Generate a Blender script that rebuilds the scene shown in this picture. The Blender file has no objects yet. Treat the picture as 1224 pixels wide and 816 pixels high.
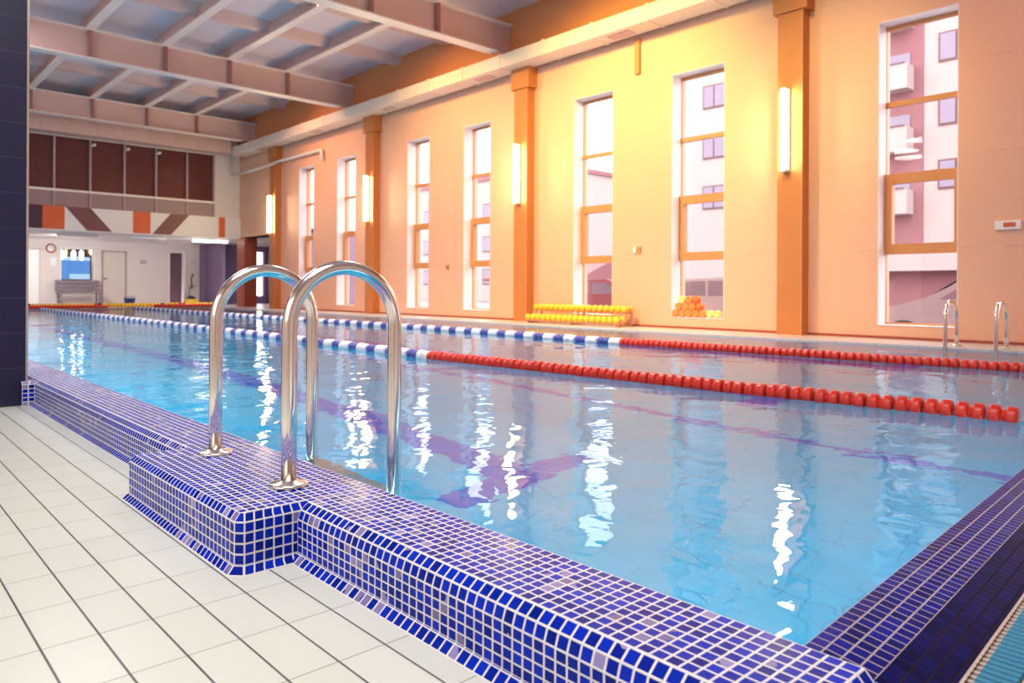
import bpy, bmesh, math, random
from mathutils import Vector, Matrix
random.seed(7)
SC = bpy.context.scene
COL = SC.collection
PI = math.pi

# ------------------------------------------------------------------ helpers
class MB:
    """collects faces (with optional tile UVs) for one mesh"""
    def __init__(s):
        s.bm = bmesh.new(); s.uv = s.bm.loops.layers.uv.new('tiles')
    def face(s, pts, uvs=None, smooth=False):
        vs = [s.bm.verts.new(p) for p in pts]
        try: f = s.bm.faces.new(vs)
        except ValueError: return None
        f.smooth = smooth
        if uvs:
            for l, u in zip(f.loops, uvs): l[s.uv].uv = u
        return f
    def box(s, x0, x1, y0, y1, z0, z1, bev=0.0):
        r = bmesh.ops.create_cube(s.bm, size=1.0)
        vs = r['verts']
        for v in vs:
            v.co = Vector(((x0+x1)/2+v.co.x*(x1-x0), (y0+y1)/2+v.co.y*(y1-y0), (z0+z1)/2+v.co.z*(z1-z0)))
        if bev > 0:
            es = list({e for v in vs for e in v.link_edges})
            bmesh.ops.bevel(s.bm, geom=es, offset=bev, segments=2, affect='EDGES', profile=0.5)
        return s
    def sweep(s, pts, r, n=16, cap=True, rads=None):
        pts = [Vector(p) for p in pts]
        rings = []
        t0 = (pts[1]-pts[0]).normalized()
        up = Vector((0,0,1)) if abs(t0.z) < .9 else Vector((1,0,0))
        nrm = (up - t0*up.dot(t0)).normalized()
        for i, p in enumerate(pts):
            if i == 0: t = t0
            elif i == len(pts)-1: t = (pts[-1]-pts[-2]).normalized()
            else: t = ((pts[i+1]-p).normalized()+(p-pts[i-1]).normalized()).normalized()
            nrm = (nrm - t*nrm.dot(t)).normalized()
            b = t.cross(nrm)
            rr = rads[i] if rads else r
            rings.append([s.bm.verts.new(p+(nrm*math.cos(a)+b*math.sin(a))*rr) for a in [2*PI*k/n for k in range(n)]])
        for A, B in zip(rings, rings[1:]):
            for k in range(n):
                f = s.bm.faces.new((A[k], A[(k+1) % n], B[(k+1) % n], B[k])); f.smooth = True
        if cap:
            s.bm.faces.new(list(reversed(rings[0]))); s.bm.faces.new(rings[-1])
        return s
    def lathe(s, prof, c, axis='z', n=24):
        """prof: list of (r, h) along axis from centre c"""
        c = Vector(c); rings = []
        for r, h in prof:
            ring = []
            for k in range(n):
                a = 2*PI*k/n
                q = {'z': Vector((r*math.cos(a), r*math.sin(a), h)), 'x': Vector((h, r*math.cos(a), r*math.sin(a))),
                     'y': Vector((r*math.sin(a), h, r*math.cos(a)))}[axis]
                ring.append(s.bm.verts.new(c+q))
            rings.append(ring)
        for A, B in zip(rings, rings[1:]):
            for k in range(n):
                f = s.bm.faces.new((A[k], A[(k+1) % n], B[(k+1) % n], B[k])); f.smooth = True
        if prof[0][0] > 1e-6: s.bm.faces.new(list(reversed(rings[0])))
        if prof[-1][0] > 1e-6: s.bm.faces.new(rings[-1])
        return s
    def prism(s, poly, axis, a0, a1):
        """extrude polygon (2-D) along axis"""
        def P(p, a):
            return {'x': (a, p[0], p[1]), 'y': (p[0], a, p[1]), 'z': (p[0], p[1], a)}[axis]
        A = [s.bm.verts.new(P(p, a0)) for p in poly]; B = [s.bm.verts.new(P(p, a1)) for p in poly]
        n = len(poly)
        s.bm.faces.new(A); s.bm.faces.new(list(reversed(B)))
        for k in range(n): s.bm.faces.new((A[k], B[k], B[(k+1) % n], A[(k+1) % n]))
        return s
    def build(s, name, mat, parent=None, weld=True, recalc=True):
        if weld: bmesh.ops.remove_doubles(s.bm, verts=s.bm.verts, dist=1e-5)
        if recalc: bmesh.ops.recalc_face_normals(s.bm, faces=s.bm.faces)
        me = bpy.data.meshes.new(name); s.bm.to_mesh(me); s.bm.free()
        me.materials.append(mat)
        o = bpy.data.objects.new(name, me); COL.objects.link(o)
        if parent is not None: o.parent = parent
        return o

def tag(o, label, cat, group=None, kind=None):
    o['label'] = label; o['category'] = cat
    if group: o['group'] = group
    if kind: o['kind'] = kind
    return o
def empty(name, loc=(0,0,0)):
    o = bpy.data.objects.new(name, None); o.empty_display_size = .1; o.location = loc; COL.objects.link(o); return o
def thing(name, label, cat, loc=(0,0,0), group=None):
    return tag(empty(name, loc), label, cat, group)
def struct(o, label=None, cat=None):
    o['kind'] = 'structure'
    if label: o['label'] = label; o['category'] = cat
    return o
def dup(o, parent=None):
    c = o.copy(); COL.objects.link(c)
    if parent is not None: c.parent = parent
    for ch in list(o.children): dup(ch, c)
    return c

# ------------------------------------------------------------------ materials
def new_mat(name):
    m = bpy.data.materials.new(name); m.use_nodes = True
    nt = m.node_tree; nt.nodes.clear()
    out = nt.nodes.new('ShaderNodeOutputMaterial')
    return m, nt, out
def N(nt, t, **kw):
    n = nt.nodes.new(t)
    for k, v in kw.items(): setattr(n, k, v)
    return n
def L(nt, a, b): nt.links.new(a, b)
def MATH(nt, op, a, b=None, c=None):
    n = N(nt, 'ShaderNodeMath', operation=op)
    for i, v in enumerate((a, b, c)):
        if v is None: continue
        if isinstance(v, (int, float)): n.inputs[i].default_value = v
        else: L(nt, v, n.inputs[i])
    return n.outputs[0]
def MIX(nt, f, a, b):
    n = N(nt, 'ShaderNodeMix', data_type='RGBA')
    for s, v in ((n.inputs['Factor'], f), (n.inputs['A'], a), (n.inputs['B'], b)):
        pass
    for idx, v in ((0, f), (6, a), (7, b)):
        if isinstance(v, (int, float)): n.inputs[idx].default_value = v
        elif isinstance(v, tuple): n.inputs[idx].default_value = (*v[:3], 1)
        else: L(nt, v, n.inputs[idx])
    return n.outputs[2]
def plain(name, col, rough=.5, metal=0.0, spec=.5, var=.06, scale=3.0, bump=0.0, emit=None, est=0.0):
    m, nt, out = new_mat(name)
    p = N(nt, 'ShaderNodeBsdfPrincipled')
    tc = N(nt, 'ShaderNodeTexCoord'); nz = N(nt, 'ShaderNodeTexNoise'); nz.inputs['Scale'].default_value = scale
    nz.inputs['Detail'].default_value = 4
    L(nt, tc.outputs['Object'], nz.inputs['Vector'])
    c = MIX(nt, nz.outputs['Fac'], tuple(max(0, v*(1-var)) for v in col), tuple(min(1, v*(1+var)) for v in col))
    L(nt, c, p.inputs['Base Color'])
    p.inputs['Roughness'].default_value = rough; p.inputs['Metallic'].default_value = metal
    p.inputs['Specular IOR Level'].default_value = spec
    if bump:
        b = N(nt, 'ShaderNodeBump'); b.inputs['Strength'].default_value = bump; b.inputs['Distance'].default_value = .01
        L(nt, nz.outputs['Fac'], b.inputs['Height']); L(nt, b.outputs['Normal'], p.inputs['Normal'])
    if emit:
        p.inputs['Emission Color'].default_value = (*emit, 1); p.inputs['Emission Strength'].default_value = est
    L(nt, p.outputs[0], out.inputs[0])
    return m

def mosaic(name, base, alt, altprob, grout, gw=.07, rough=.18, spec=.5):
    """small glazed tiles: one tile per unit of the 'tiles' UV map"""
    m, nt, out = new_mat(name)
    uv = N(nt, 'ShaderNodeUVMap', uv_map='tiles'); sep = N(nt, 'ShaderNodeSeparateXYZ')
    L(nt, uv.outputs[0], sep.inputs[0])
    fx = MATH(nt, 'FRACT', sep.outputs[0]); fy = MATH(nt, 'FRACT', sep.outputs[1])
    dx = MATH(nt, 'MINIMUM', fx, MATH(nt, 'SUBTRACT', 1.0, fx)); dy = MATH(nt, 'MINIMUM', fy, MATH(nt, 'SUBTRACT', 1.0, fy))
    d = MATH(nt, 'MINIMUM', dx, dy)
    mask = N(nt, 'ShaderNodeMapRange', interpolation_type='SMOOTHSTEP'); L(nt, d, mask.inputs[0])
    mask.inputs[1].default_value = gw*.8; mask.inputs[2].default_value = gw*1.25
    comb = N(nt, 'ShaderNodeCombineXYZ'); L(nt, MATH(nt, 'FLOOR', sep.outputs[0]), comb.inputs[0]); L(nt, MATH(nt, 'FLOOR', sep.outputs[1]), comb.inputs[1])
    wn = N(nt, 'ShaderNodeTexWhiteNoise', noise_dimensions='2D'); L(nt, comb.outputs[0], wn.inputs['Vector'])
    tc = N(nt, 'ShaderNodeTexCoord'); cl = N(nt, 'ShaderNodeTexNoise'); cl.inputs['Scale'].default_value = 5.0
    L(nt, tc.outputs['Object'], cl.inputs['Vector'])
    # paler tiles come in clusters: wear, plus reflected light put into their colour
    sel = MATH(nt, 'GREATER_THAN', MATH(nt, 'ADD', MATH(nt, 'MULTIPLY', wn.outputs['Value'], .5), MATH(nt, 'MULTIPLY', cl.outputs['Fac'], .9)), 1.02-altprob)
    wn2 = N(nt, 'ShaderNodeTexWhiteNoise', noise_dimensions='3D')
    ad = N(nt, 'ShaderNodeVectorMath', operation='ADD'); L(nt, comb.outputs[0], ad.inputs[0]); ad.inputs[1].default_value = (3.3, 7.1, 1.7)
    L(nt, ad.outputs[0], wn2.inputs['Vector'])
    tone = MIX(nt, wn2.outputs['Value'], tuple(v*.6 for v in base), tuple(v*1.35 for v in base))
    altc = MIX(nt, wn2.outputs['Value'], alt, tuple(v*.55 for v in alt))
    tile = MIX(nt, sel, tone, altc)
    gn = N(nt, 'ShaderNodeTexNoise'); gn.inputs['Scale'].default_value = 25.0; L(nt, tc.outputs['Object'], gn.inputs['Vector'])
    gcol = MIX(nt, gn.outputs['Fac'], tuple(v*.75 for v in grout), grout)
    col = MIX(nt, mask.outputs[0], gcol, tile)
    p = N(nt, 'ShaderNodeBsdfPrincipled'); L(nt, col, p.inputs['Base Color'])
    r = MATH(nt, 'SUBTRACT', .75, MATH(nt, 'MULTIPLY', mask.outputs[0], .75-rough)); L(nt, r, p.inputs['Roughness'])
    p.inputs['Specular IOR Level'].default_value = spec
    b = N(nt, 'ShaderNodeBump'); b.inputs['Strength'].default_value = .5; b.inputs['Distance'].default_value = .002
    L(nt, mask.outputs[0], b.inputs['Height']); L(nt, b.outputs[0], p.inputs['Normal'])
    L(nt, p.outputs[0], out.inputs[0])
    return m

def tiles_obj(name, col, grout, px, py, ox, oy, gx, gy, axes='xy', rough=.3, var=.04, grout2=None, bump=.3):
    """rectangular tiles laid out in object coordinates; gx/gy = joint half-width (m) across first / second axis"""
    m, nt, out = new_mat(name)
    tc = N(nt, 'ShaderNodeTexCoord'); sep = N(nt, 'ShaderNodeSeparateXYZ'); L(nt, tc.outputs['Object'], sep.inputs[0])
    ia, ib = 'xyz'.index(axes[0]), 'xyz'.index(axes[1])
    a = MATH(nt, 'DIVIDE', MATH(nt, 'SUBTRACT', sep.outputs[ia], ox), px); b = MATH(nt, 'DIVIDE', MATH(nt, 'SUBTRACT', sep.outputs[ib], oy), py)
    def dist(v):
        f = MATH(nt, 'FRACT', v); return MATH(nt, 'MINIMUM', f, MATH(nt, 'SUBTRACT', 1.0, f))
    def ss(v, g, p):
        n = N(nt, 'ShaderNodeMapRange', interpolation_type='SMOOTHSTEP'); L(nt, v, n.inputs[0])
        n.inputs[1].default_value = g/p*.7; n.inputs[2].default_value = g/p*1.3; return n.outputs[0]
    ma = ss(dist(a), gx, px); mb = ss(dist(b), gy, py)
    comb = N(nt, 'ShaderNodeCombineXYZ'); L(nt, MATH(nt, 'FLOOR', a), comb.inputs[0]); L(nt, MATH(nt, 'FLOOR', b), comb.inputs[1])
    wn = N(nt, 'ShaderNodeTexWhiteNoise', noise_dimensions='2D'); L(nt, comb.outputs[0], wn.inputs['Vector'])
    nz = N(nt, 'ShaderNodeTexNoise'); nz.inputs['Scale'].default_value = 2.0; nz.inputs['Detail'].default_value = 5; L(nt, tc.outputs['Object'], nz.inputs['Vector'])
    f = MATH(nt, 'MULTIPLY', MATH(nt, 'ADD', wn.outputs['Value'], nz.outputs['Fac']), .5)
    tile = MIX(nt, f, tuple(v*(1-var) for v in col), tuple(min(1, v*(1+var)) for v in col))
    n2 = N(nt, 'ShaderNodeTexNoise'); n2.inputs['Scale'].default_value = 4.0; L(nt, tc.outputs['Object'], n2.inputs['Vector'])
    gcol = MIX(nt, n2.outputs['Fac'], tuple(v*.5 for v in grout), tuple(v*1.6 for v in grout))
    c1 = MIX(nt, ma, grout2 if grout2 else gcol, tile)
    c2 = MIX(nt, mb, gcol, c1)
    p = N(nt, 'ShaderNodeBsdfPrincipled'); L(nt, c2, p.inputs['Base Color']); p.inputs['Roughness'].default_value = rough
    if bump:
        bp = N(nt, 'ShaderNodeBump'); bp.inputs['Strength'].default_value = bump; bp.inputs['Distance'].default_value = .003
        L(nt, MATH(nt, 'MULTIPLY', ma, mb), bp.inputs['Height']); L(nt, bp.outputs[0], p.inputs['Normal'])
    L(nt, p.outputs[0], out.inputs[0])
    return m

def glow(name, col, st):
    m, nt, out = new_mat(name)
    e = N(nt, 'ShaderNodeEmission'); e.inputs[0].default_value = (*col, 1); e.inputs[1].default_value = st
    L(nt, e.outputs[0], out.inputs[0]); return m

def glass(name, tint=(1,1,1), refl=.9):
    m, nt, out = new_mat(name)
    t = N(nt, 'ShaderNodeBsdfTransparent'); t.inputs[0].default_value = (*tint, 1)
    g = N(nt, 'ShaderNodeBsdfGlossy'); g.inputs['Roughness'].default_value = .02
    lw = N(nt, 'ShaderNodeLayerWeight'); lw.inputs[0].default_value = .5
    fac = MATH(nt, 'ADD', .03, MATH(nt, 'MULTIPLY', MATH(nt, 'POWER', lw.outputs['Facing'], 5.0), refl))
    mx = N(nt, 'ShaderNodeMixShader'); L(nt, fac, mx.inputs[0])
    L(nt, t.outputs[0], mx.inputs[1]); L(nt, g.outputs[0], mx.inputs[2]); L(nt, mx.outputs[0], out.inputs[0])
    return m

def water_mat():
    m, nt, out = new_mat('water')
    tc = N(nt, 'ShaderNodeTexCoord')
    def noise(scale, detail, sx, sy):
        mp = N(nt, 'ShaderNodeMapping'); mp.inputs['Scale'].default_value = (sx, sy, 1); L(nt, tc.outputs['Object'], mp.inputs[0])
        n = N(nt, 'ShaderNodeTexNoise'); n.inputs['Scale'].default_value = scale; n.inputs['Detail'].default_value = detail
        n.inputs['Distortion'].default_value = .6
        L(nt, mp.outputs[0], n.inputs['Vector']); return n.outputs['Fac']
    n1 = noise(1.1, 1.0, 1.0, 1.0); n2 = noise(4.0, 2.0, 1.0, .8); n3 = noise(10.0, 1.0, .8, 1.0)
    h = MATH(nt, 'ADD', MATH(nt, 'MULTIPLY', n1, WAVE[0]), MATH(nt, 'ADD', MATH(nt, 'MULTIPLY', n2, WAVE[1]), MATH(nt, 'MULTIPLY', n3, WAVE[2])))
    b = N(nt, 'ShaderNodeBump'); b.inputs['Strength'].default_value = 1.0; b.inputs['Distance'].default_value = 1.0
    L(nt, h, b.inputs['Height'])
    rf = N(nt, 'ShaderNodeBsdfRefraction'); rf.inputs['IOR'].default_value = 1.333; rf.inputs['Roughness'].default_value = 0.0
    rf.inputs[0].default_value = (.86, .97, 1.0, 1)
    g = N(nt, 'ShaderNodeBsdfGlossy'); g.inputs['Roughness'].default_value = 0.02
    fr = N(nt, 'ShaderNodeFresnel'); fr.inputs[0].default_value = 1.333
    for n in (rf, g, fr): L(nt, b.outputs[0], n.inputs['Normal'])
    mx = N(nt, 'ShaderNodeMixShader'); L(nt, fr.outputs[0], mx.inputs[0]); L(nt, rf.outputs[0], mx.inputs[1]); L(nt, g.outputs[0], mx.inputs[2])
    L(nt, mx.outputs[0], out.inputs[0]); return m
WAVE = (.018, .0070, .0012)

M = {}
BLUE = (.003, .022, .42)
M['mosaic'] = mosaic('blue_mosaic', BLUE, (.34, .30, .62), .08, (.92, .90, .88), gw=.085, rough=.2, spec=.10)
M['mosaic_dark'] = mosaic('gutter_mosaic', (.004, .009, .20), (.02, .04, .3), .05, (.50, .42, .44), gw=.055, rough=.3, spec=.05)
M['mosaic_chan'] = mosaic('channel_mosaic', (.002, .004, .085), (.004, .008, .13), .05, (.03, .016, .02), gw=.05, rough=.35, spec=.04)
M['floor'] = tiles_obj('floor_tile', (.72, .735, .665), (.10, .085, .085), .2515, .1200, -2.227, .356, .0016, .0026, rough=.28, grout2=(.30,.28,.25))
M['deck'] = tiles_obj('deck_tile', (.62, .56, .56), (.3, .25, .25), .25, .125, 0, 0, .003, .003, rough=.3)
M['basin'] = tiles_obj('basin_tile', (.035, .46, .70), (.025, .37, .60), .25, .125, 0, 0, .004, .004, rough=.4, var=.05, bump=0)
M['lane_mark'] = tiles_obj('lane_mark_tile', (.0, .13, .55), (.03, .25, .7), .25, .125, 0, 0, .004, .004, rough=.4, bump=0)
M['water'] = water_mat()
M['pier'] = tiles_obj('navy_pier_tile', (.008, .005, .042), (.03, .024, .065), .6, .245, 0, .02, .003, .0025, axes='yz', rough=.42)
M['wall'] = tiles_obj('peach_panel', (.78, .44, .30), (.68, .37, .25), 50, 1.2, .3, .2, .002, .004, axes='xz', rough=.55, var=.03, bump=.15)
M['wall_plain'] = plain('cream_paint', (.70, .62, .58), .6, var=.03)
M['pil'] = plain('rust_paint', (.56, .19, .05), .5, var=.06)
M['fascia'] = plain('orange_brown', (.62, .24, .09), .55, var=.05)  # upper wall's shade and haze put into this orange; also small fittings
M['ceil'] = plain('ceiling_panel', (.68, .58, .62), .6, var=.05, scale=.6)
M['steel'] = plain('beam_paint', (.64, .43, .39), .5, var=.06)
M['flange'] = plain('flange_paint', (.78, .68, .64), .45, var=.04)
M['stiff'] = plain('stiffener_paint', (.34, .15, .13), .5)
M['duct'] = plain('galvanised_duct', (.80, .70, .60), .42, metal=.1, var=.08, scale=1.5)
M['chrome'] = plain('polished_steel', (.86, .78, .73), .14, metal=1.0, var=.03)
M['flange_steel'] = plain('brushed_steel', (.72, .66, .60), .24, metal=1.0, var=.06)
M['frame'] = plain('window_frame_brown', (.58, .25, .09), .45)
M['reveal'] = plain('reveal_white', (.80, .74, .78), .5, var=.02)
M['glass'] = glass('window_glass')
M['white'] = plain('white_plastic', (.82, .80, .78), .35, var=.02)
M['base'] = plain('rust_skirting', (.36, .07, .04), .5)
M['red'] = plain('red_float', (.62, .022, .008), .33, var=.08)
M['wfloat'] = plain('white_float', (.80, .76, .76), .32, var=.05)
M['bfloat'] = plain('blue_float', (.07, .07, .32), .3, var=.08)
M['cable'] = plain('steel_cable', (.4, .38, .4), .35, metal=.8)
M['teal'] = plain('turquoise_plastic', (.02, .24, .42), .3, var=.1)
M['cream'] = plain('cream_plastic', (.55, .43, .36), .4)
M['yellow'] = plain('yellow_foam', (.95, .55, .04), .55)
M['lyellow'] = plain('pale_yellow_foam', (.95, .66, .22), .6)
M['orange'] = plain('orange_foam', (.85, .25, .07), .6)
M['dorange'] = plain('deep_orange_foam', (.80, .14, .02), .55)
M['rack'] = plain('rack_steel', (.65, .32, .22), .4)
M['tube'] = glow('lamp_tube', (1.0, .82, .46), 55)
M['strip_on'] = glow('lit_strip', (1.0, .93, .85), 9)
M['dark_glass'] = plain('dark_gallery_glass', (.12, .036, .036), .12, var=.15)
M['mullion'] = plain('pink_grey_mullion', (.40, .27, .27), .45)
M['spandrel'] = plain('spandrel_panel', (.30, .19, .20), .5)
M['band'] = plain('white_band', (.74, .69, .68), .5, var=.02)
M['p_orange'] = plain('paint_orange', (.62, .10, .03), .5)
M['p_brown'] = plain('paint_brown', (.17, .055, .06), .5)
M['p_plum'] = plain('paint_plum', (.05, .012, .03), .5)
M['mauve'] = plain('mauve_paint', (.25, .17, .29), .6, var=.05)
M['door'] = plain('cream_door', (.62, .54, .47), .5, var=.03)
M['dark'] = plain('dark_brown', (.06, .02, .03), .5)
M['grey'] = plain('grey_bench', (.20, .16, .19), .5)
M['blueglow'] = glow('lit_blue_room', (.10, .34, .85), .9)
M['cyanglow'] = glow('lit_pale_room', (.45, .75, 1.0), 1.0)
M['facade'] = plain('pale_facade', (.40, .325, .32), .8, var=.03, scale=.5)
M['facade2'] = plain('mauve_facade', (.25, .105, .12), .8, var=.04, scale=.5)
M['extwin'] = plain('house_window', (.22, .18, .26), .2)
M['extframe'] = plain('house_window_frame', (.14, .06, .06), .5)
M['asphalt'] = plain('pale_paving', (.28, .22, .25), .8)
M['car_white'] = plain('white_car_paint', (.36, .33, .39), .25)
M['car_red'] = plain('red_car_paint', (.28, .08, .10), .25)
M['car_glass'] = plain('car_glass', (.22, .17, .24), .1)
M['tyre'] = plain('tyre_rubber', (.03, .03, .03), .8)
M['black'] = plain('black_plastic', (.03, .025, .03), .4)
M['green'] = plain('green_sign', (.02, .16, .07), .4)
M['bluebuoy'] = plain('blue_plastic', (.03, .09, .4), .35)

# ------------------------------------------------------------------ camera
Fp, YAW, HY, ROLL, CH = 885.0, math.radians(42.6), 346.0, math.radians(.28), .83
fwd = Vector((-math.cos(YAW), math.sin(YAW), 0)); rgt = Vector((math.sin(YAW), math.cos(YAW), 0)); up = Vector((0,0,1))
c_, s_ = math.cos(ROLL), math.sin(ROLL)
cx = rgt*c_+up*s_; cy = -rgt*s_+up*c_; cz = -fwd
cam = bpy.data.cameras.new('camera'); co = bpy.data.objects.new('camera', cam); COL.objects.link(co)
co.matrix_world = Matrix(((cx.x, cy.x, cz.x, 0), (cx.y, cy.y, cz.y, 0), (cx.z, cy.z, cz.z, CH), (0,0,0,1)))
cam.sensor_width = 36; cam.lens = Fp/1224*36; cam.shift_y = -(408-HY)/1224
cam.clip_start = .05; cam.clip_end = 300
cam.dof.use_dof = True; cam.dof.focus_distance = 2.6; cam.dof.aperture_fstop = 4.5
SC.camera = co

# ------------------------------------------------------------------ room dimensions
W = 10.70           # inner face of the window wall
ZD = .18            # deck level beside the water
ZW = .156           # water level
ZC = 6.72           # ceiling
XF = -31.0          # far wall
XB = -25.9          # gallery front
XR, YN = 4.5, -3.5
YE = 1.335          # near pool edge
YF = 9.66           # far pool edge
xe = lambda y: -.655-.05*(y-1.34)

# floors
b = MB(); b.face([(XF,YN,0),(XR,YN,0),(XR,1.06,0),(XF,1.06,0)]); struct(b.build('floor', M['floor']))
b = MB(); b.box(-26.0, XR, YF, W+.02, -.3, ZD); struct(b.build('floor_window_deck', M['deck']))
b = MB(); b.box(XF, -26.0, .9, 14.0, -.3, ZD); struct(b.build('floor_far_deck', M['deck']))
b = MB(); b.box(-26.0, -22.0, W+.02, 14.0, -.3, ZD); struct(b.build('floor_annex', M['deck']))
b = MB(); b.box(-.08, XR, 1.3, YF, -.3, .15); struct(b.build('floor_end_deck', M['deck']))

# pool basin
ZB = -1.32
b = MB()
x0 = -26.0
b.face([(x0,YE,ZB),(xe(YE),YE,ZB),(xe(YF),YF,ZB),(x0,YF,ZB)])
b.face([(x0,YE,ZB),(x0,YE,.1),(xe(YE),YE,.1),(xe(YE),YE,ZB)])
b.face([(x0,YF-.004,ZB),(xe(YF),YF-.004,ZB),(xe(YF),YF-.004,.13),(x0,YF-.004,.13)])
b.face([(x0+.004,YE,ZB),(x0+.004,YF,ZB),(x0+.004,YF,.13),(x0+.004,YE,.13)])
b.face([(xe(YE),YE,ZB),(xe(YE),YE,.15),(xe(YF),YF,.15),(xe(YF),YF,ZB)])
basin = struct(b.build('pool_basin', M['basin'], recalc=False), 'light blue tiled basin under the water with dark lane lines', 'pool')
for i, yc in enumerate((2.90, 5.85, 8.45)):
    b = MB(); b.box(-24.0, -3.2, yc-.125, yc+.125, ZB-.01, ZB+.004); b.box(-3.2, -2.95, yc-.5, yc+.5, ZB-.01, ZB+.004)
    b.build('lane_line', M['lane_mark'], basin)
b = MB(); b.box(-24.0, -1.0, 4.60, 4.70, ZB-.01, ZB+.004); b.build('divider_line', M['lane_mark'], basin)

# water surface
b = MB()
nx, ny = 60, 20
b.face([(x0,YE-.005,ZW),(xe(YE),YE-.005,ZW),(xe(YF),YF,ZW),(x0,YF,ZW)])
tag(b.build('pool_water', M['water'], recalc=False), 'rippled clear blue water filling the swimming pool', 'water', kind='stuff')

# ------------------------------------------------------------------ mosaic coping
P = .0315
def offset(poly, d):
    """offset an open plan polyline (list of (x,y)) to its left by d"""
    out = []
    segs = []
    for a, c in zip(poly, poly[1:]):
        t = Vector((c[0]-a[0], c[1]-a[1])).normalized(); n = Vector((-t.y, t.x))
        segs.append((Vector(a)+n*d, t))
    out.append(tuple(segs[0][0]))
    for (p, t), (q, s2) in zip(segs, segs[1:]):
        den = t.x*s2.y-t.y*s2.x
        k = ((q-p).x*s2.y-(q-p).y*s2.x)/den
        out.append(tuple(p+t*k))
    a, c = Vector(poly[-2]), Vector(poly[-1])
    t = (c-a).normalized(); out.append(tuple(c+Vector((-t.y, t.x))*d))
    return out
def wall_strips(mb, plan, levels):
    """levels: list of (inset, z, tilesrows) bottom to top ; plan walked with the solid on the left"""
    rings = [(offset(plan, ins) if abs(ins) > 1e-9 else plan, z) for ins, z, _ in levels]
    v = 0
    for k in range(len(levels)-1):
        A, za = rings[k]; B, zb = rings[k+1]; rows = levels[k+1][2]
        u = 0
        for i in range(len(plan)-1):
            ln = (Vector(plan[i+1])-Vector(plan[i])).length; n = max(1, round(ln/P))
            mb.face([(*A[i], za), (*A[i+1], za), (*B[i+1], zb), (*B[i], zb)],
                    [(u, v), (u+n, v), (u+n, v+rows), (u, v+rows)])
            u += n
        v += rows
    return rings[-1]
ZT = .170
cop = MB()
xn = -.515; yf = 1.056
LV = [(-.030, .0, 1), (-.004, .022, 1), (0, .022, 1), (0, .122, 4), (.010, .150, 1), (.036, ZT, 1)]
BL = [(-.024, .0, 1), (-.002, .022, 1), (0, .022, 1), (0, .147, 4), (.022, ZT, 1)]
# near straight run, block, far run  (walk so the solid lies to the left: from far to near means heading +x with +y on the left)
wall_strips(cop, [(-2.115, yf), (xn, yf)], LV)
wall_strips(cop, [(-26.0, yf), (-3.19, yf)], LV)
blk = [(-3.19, 1.10), (-3.19, .888), (-3.170, .868), (-2.137, .868), (-2.115, .890), (-2.115, 1.10)]
last, _ = wall_strips(cop, blk, BL)
def top_face(x0, x1, y0, y1):
    cop.face([(x0,y0,ZT),(x1,y0,ZT),(x1,y1,ZT),(x0,y1,ZT)], [((x)/P, (y-YE)/.0301+40) for x, y in ((x0,y0),(x1,y0),(x1,y1),(x0,y1))])
top_face(-26.0, xn-.02, yf+.036, YE)
poly = [(p[0], p[1]) for p in last]
cop.face([(x, min(y, yf+.036), ZT) for x, y in poly], [(x/P, (min(y, yf+.036)-YE)/.0301+40) for x, y in poly])
# inner lip towards the water
cop.face([(-26.0,YE,ZT),(xn-.02,YE,ZT),(xn-.02,YE+.008,ZT-.010),(-26.0,YE+.008,ZT-.010)], [(-26/P,0),((xn-.02)/P,0),((xn-.02)/P,.4),(-26/P,.4)])
cop.face([(-26.0,YE+.008,ZT-.01),(xn-.02,YE+.008,ZT-.01),(xn-.02,YE+.008,-.24),(-26.0,YE+.008,-.24)], [(-26/P,0),((xn-.02)/P,0),((xn-.02)/P,-13),(-26/P,-13)])
# rounded near end
ye0, ye1 = yf+.036, YE
n = 8
cop.face([(xn-.02,ye0,ZT),(xn,ye0,ZT-.022),(xn,ye1,ZT-.022),(xn-.02,ye1,ZT)], [(0,0),(1,0),(1,n),(0,n)])
cop.face([(xn,yf,ZT-.022),(xn,yf,-.05),(xn,ye1+.008,-.05),(xn,ye1+.008,ZT-.022)], [(0,0),(6,0),(6,9),(0,9)])
cop.face([(xn-.02,ye1,ZT),(xn,ye1,ZT-.022),(xn,ye1+.008,ZT-.022),(xn-.02,ye1+.008,ZT-.01)], [(0,0),(1,0),(1,.5),(0,.5)])
# short return beside the dark pier
cop.face([(-6.10,.98,0),(-6.10,yf,0),(-6.10,yf,ZT-.02),(-6.10,.98,ZT-.02)], [(0,0),(2,0),(2,5),(0,5)])
cop.face([(-6.10,.98,ZT-.02),(-6.10,yf,ZT-.02),(-6.13,yf+.02,ZT),(-6.13,.98,ZT)], [(0,0),(2,0),(2,1),(0,1)])
struct(cop.build('pool_coping', M['mosaic'], weld=False, recalc=True), 'raised pool edge of small blue mosaic tiles with a projecting block', 'pool edge')

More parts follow.
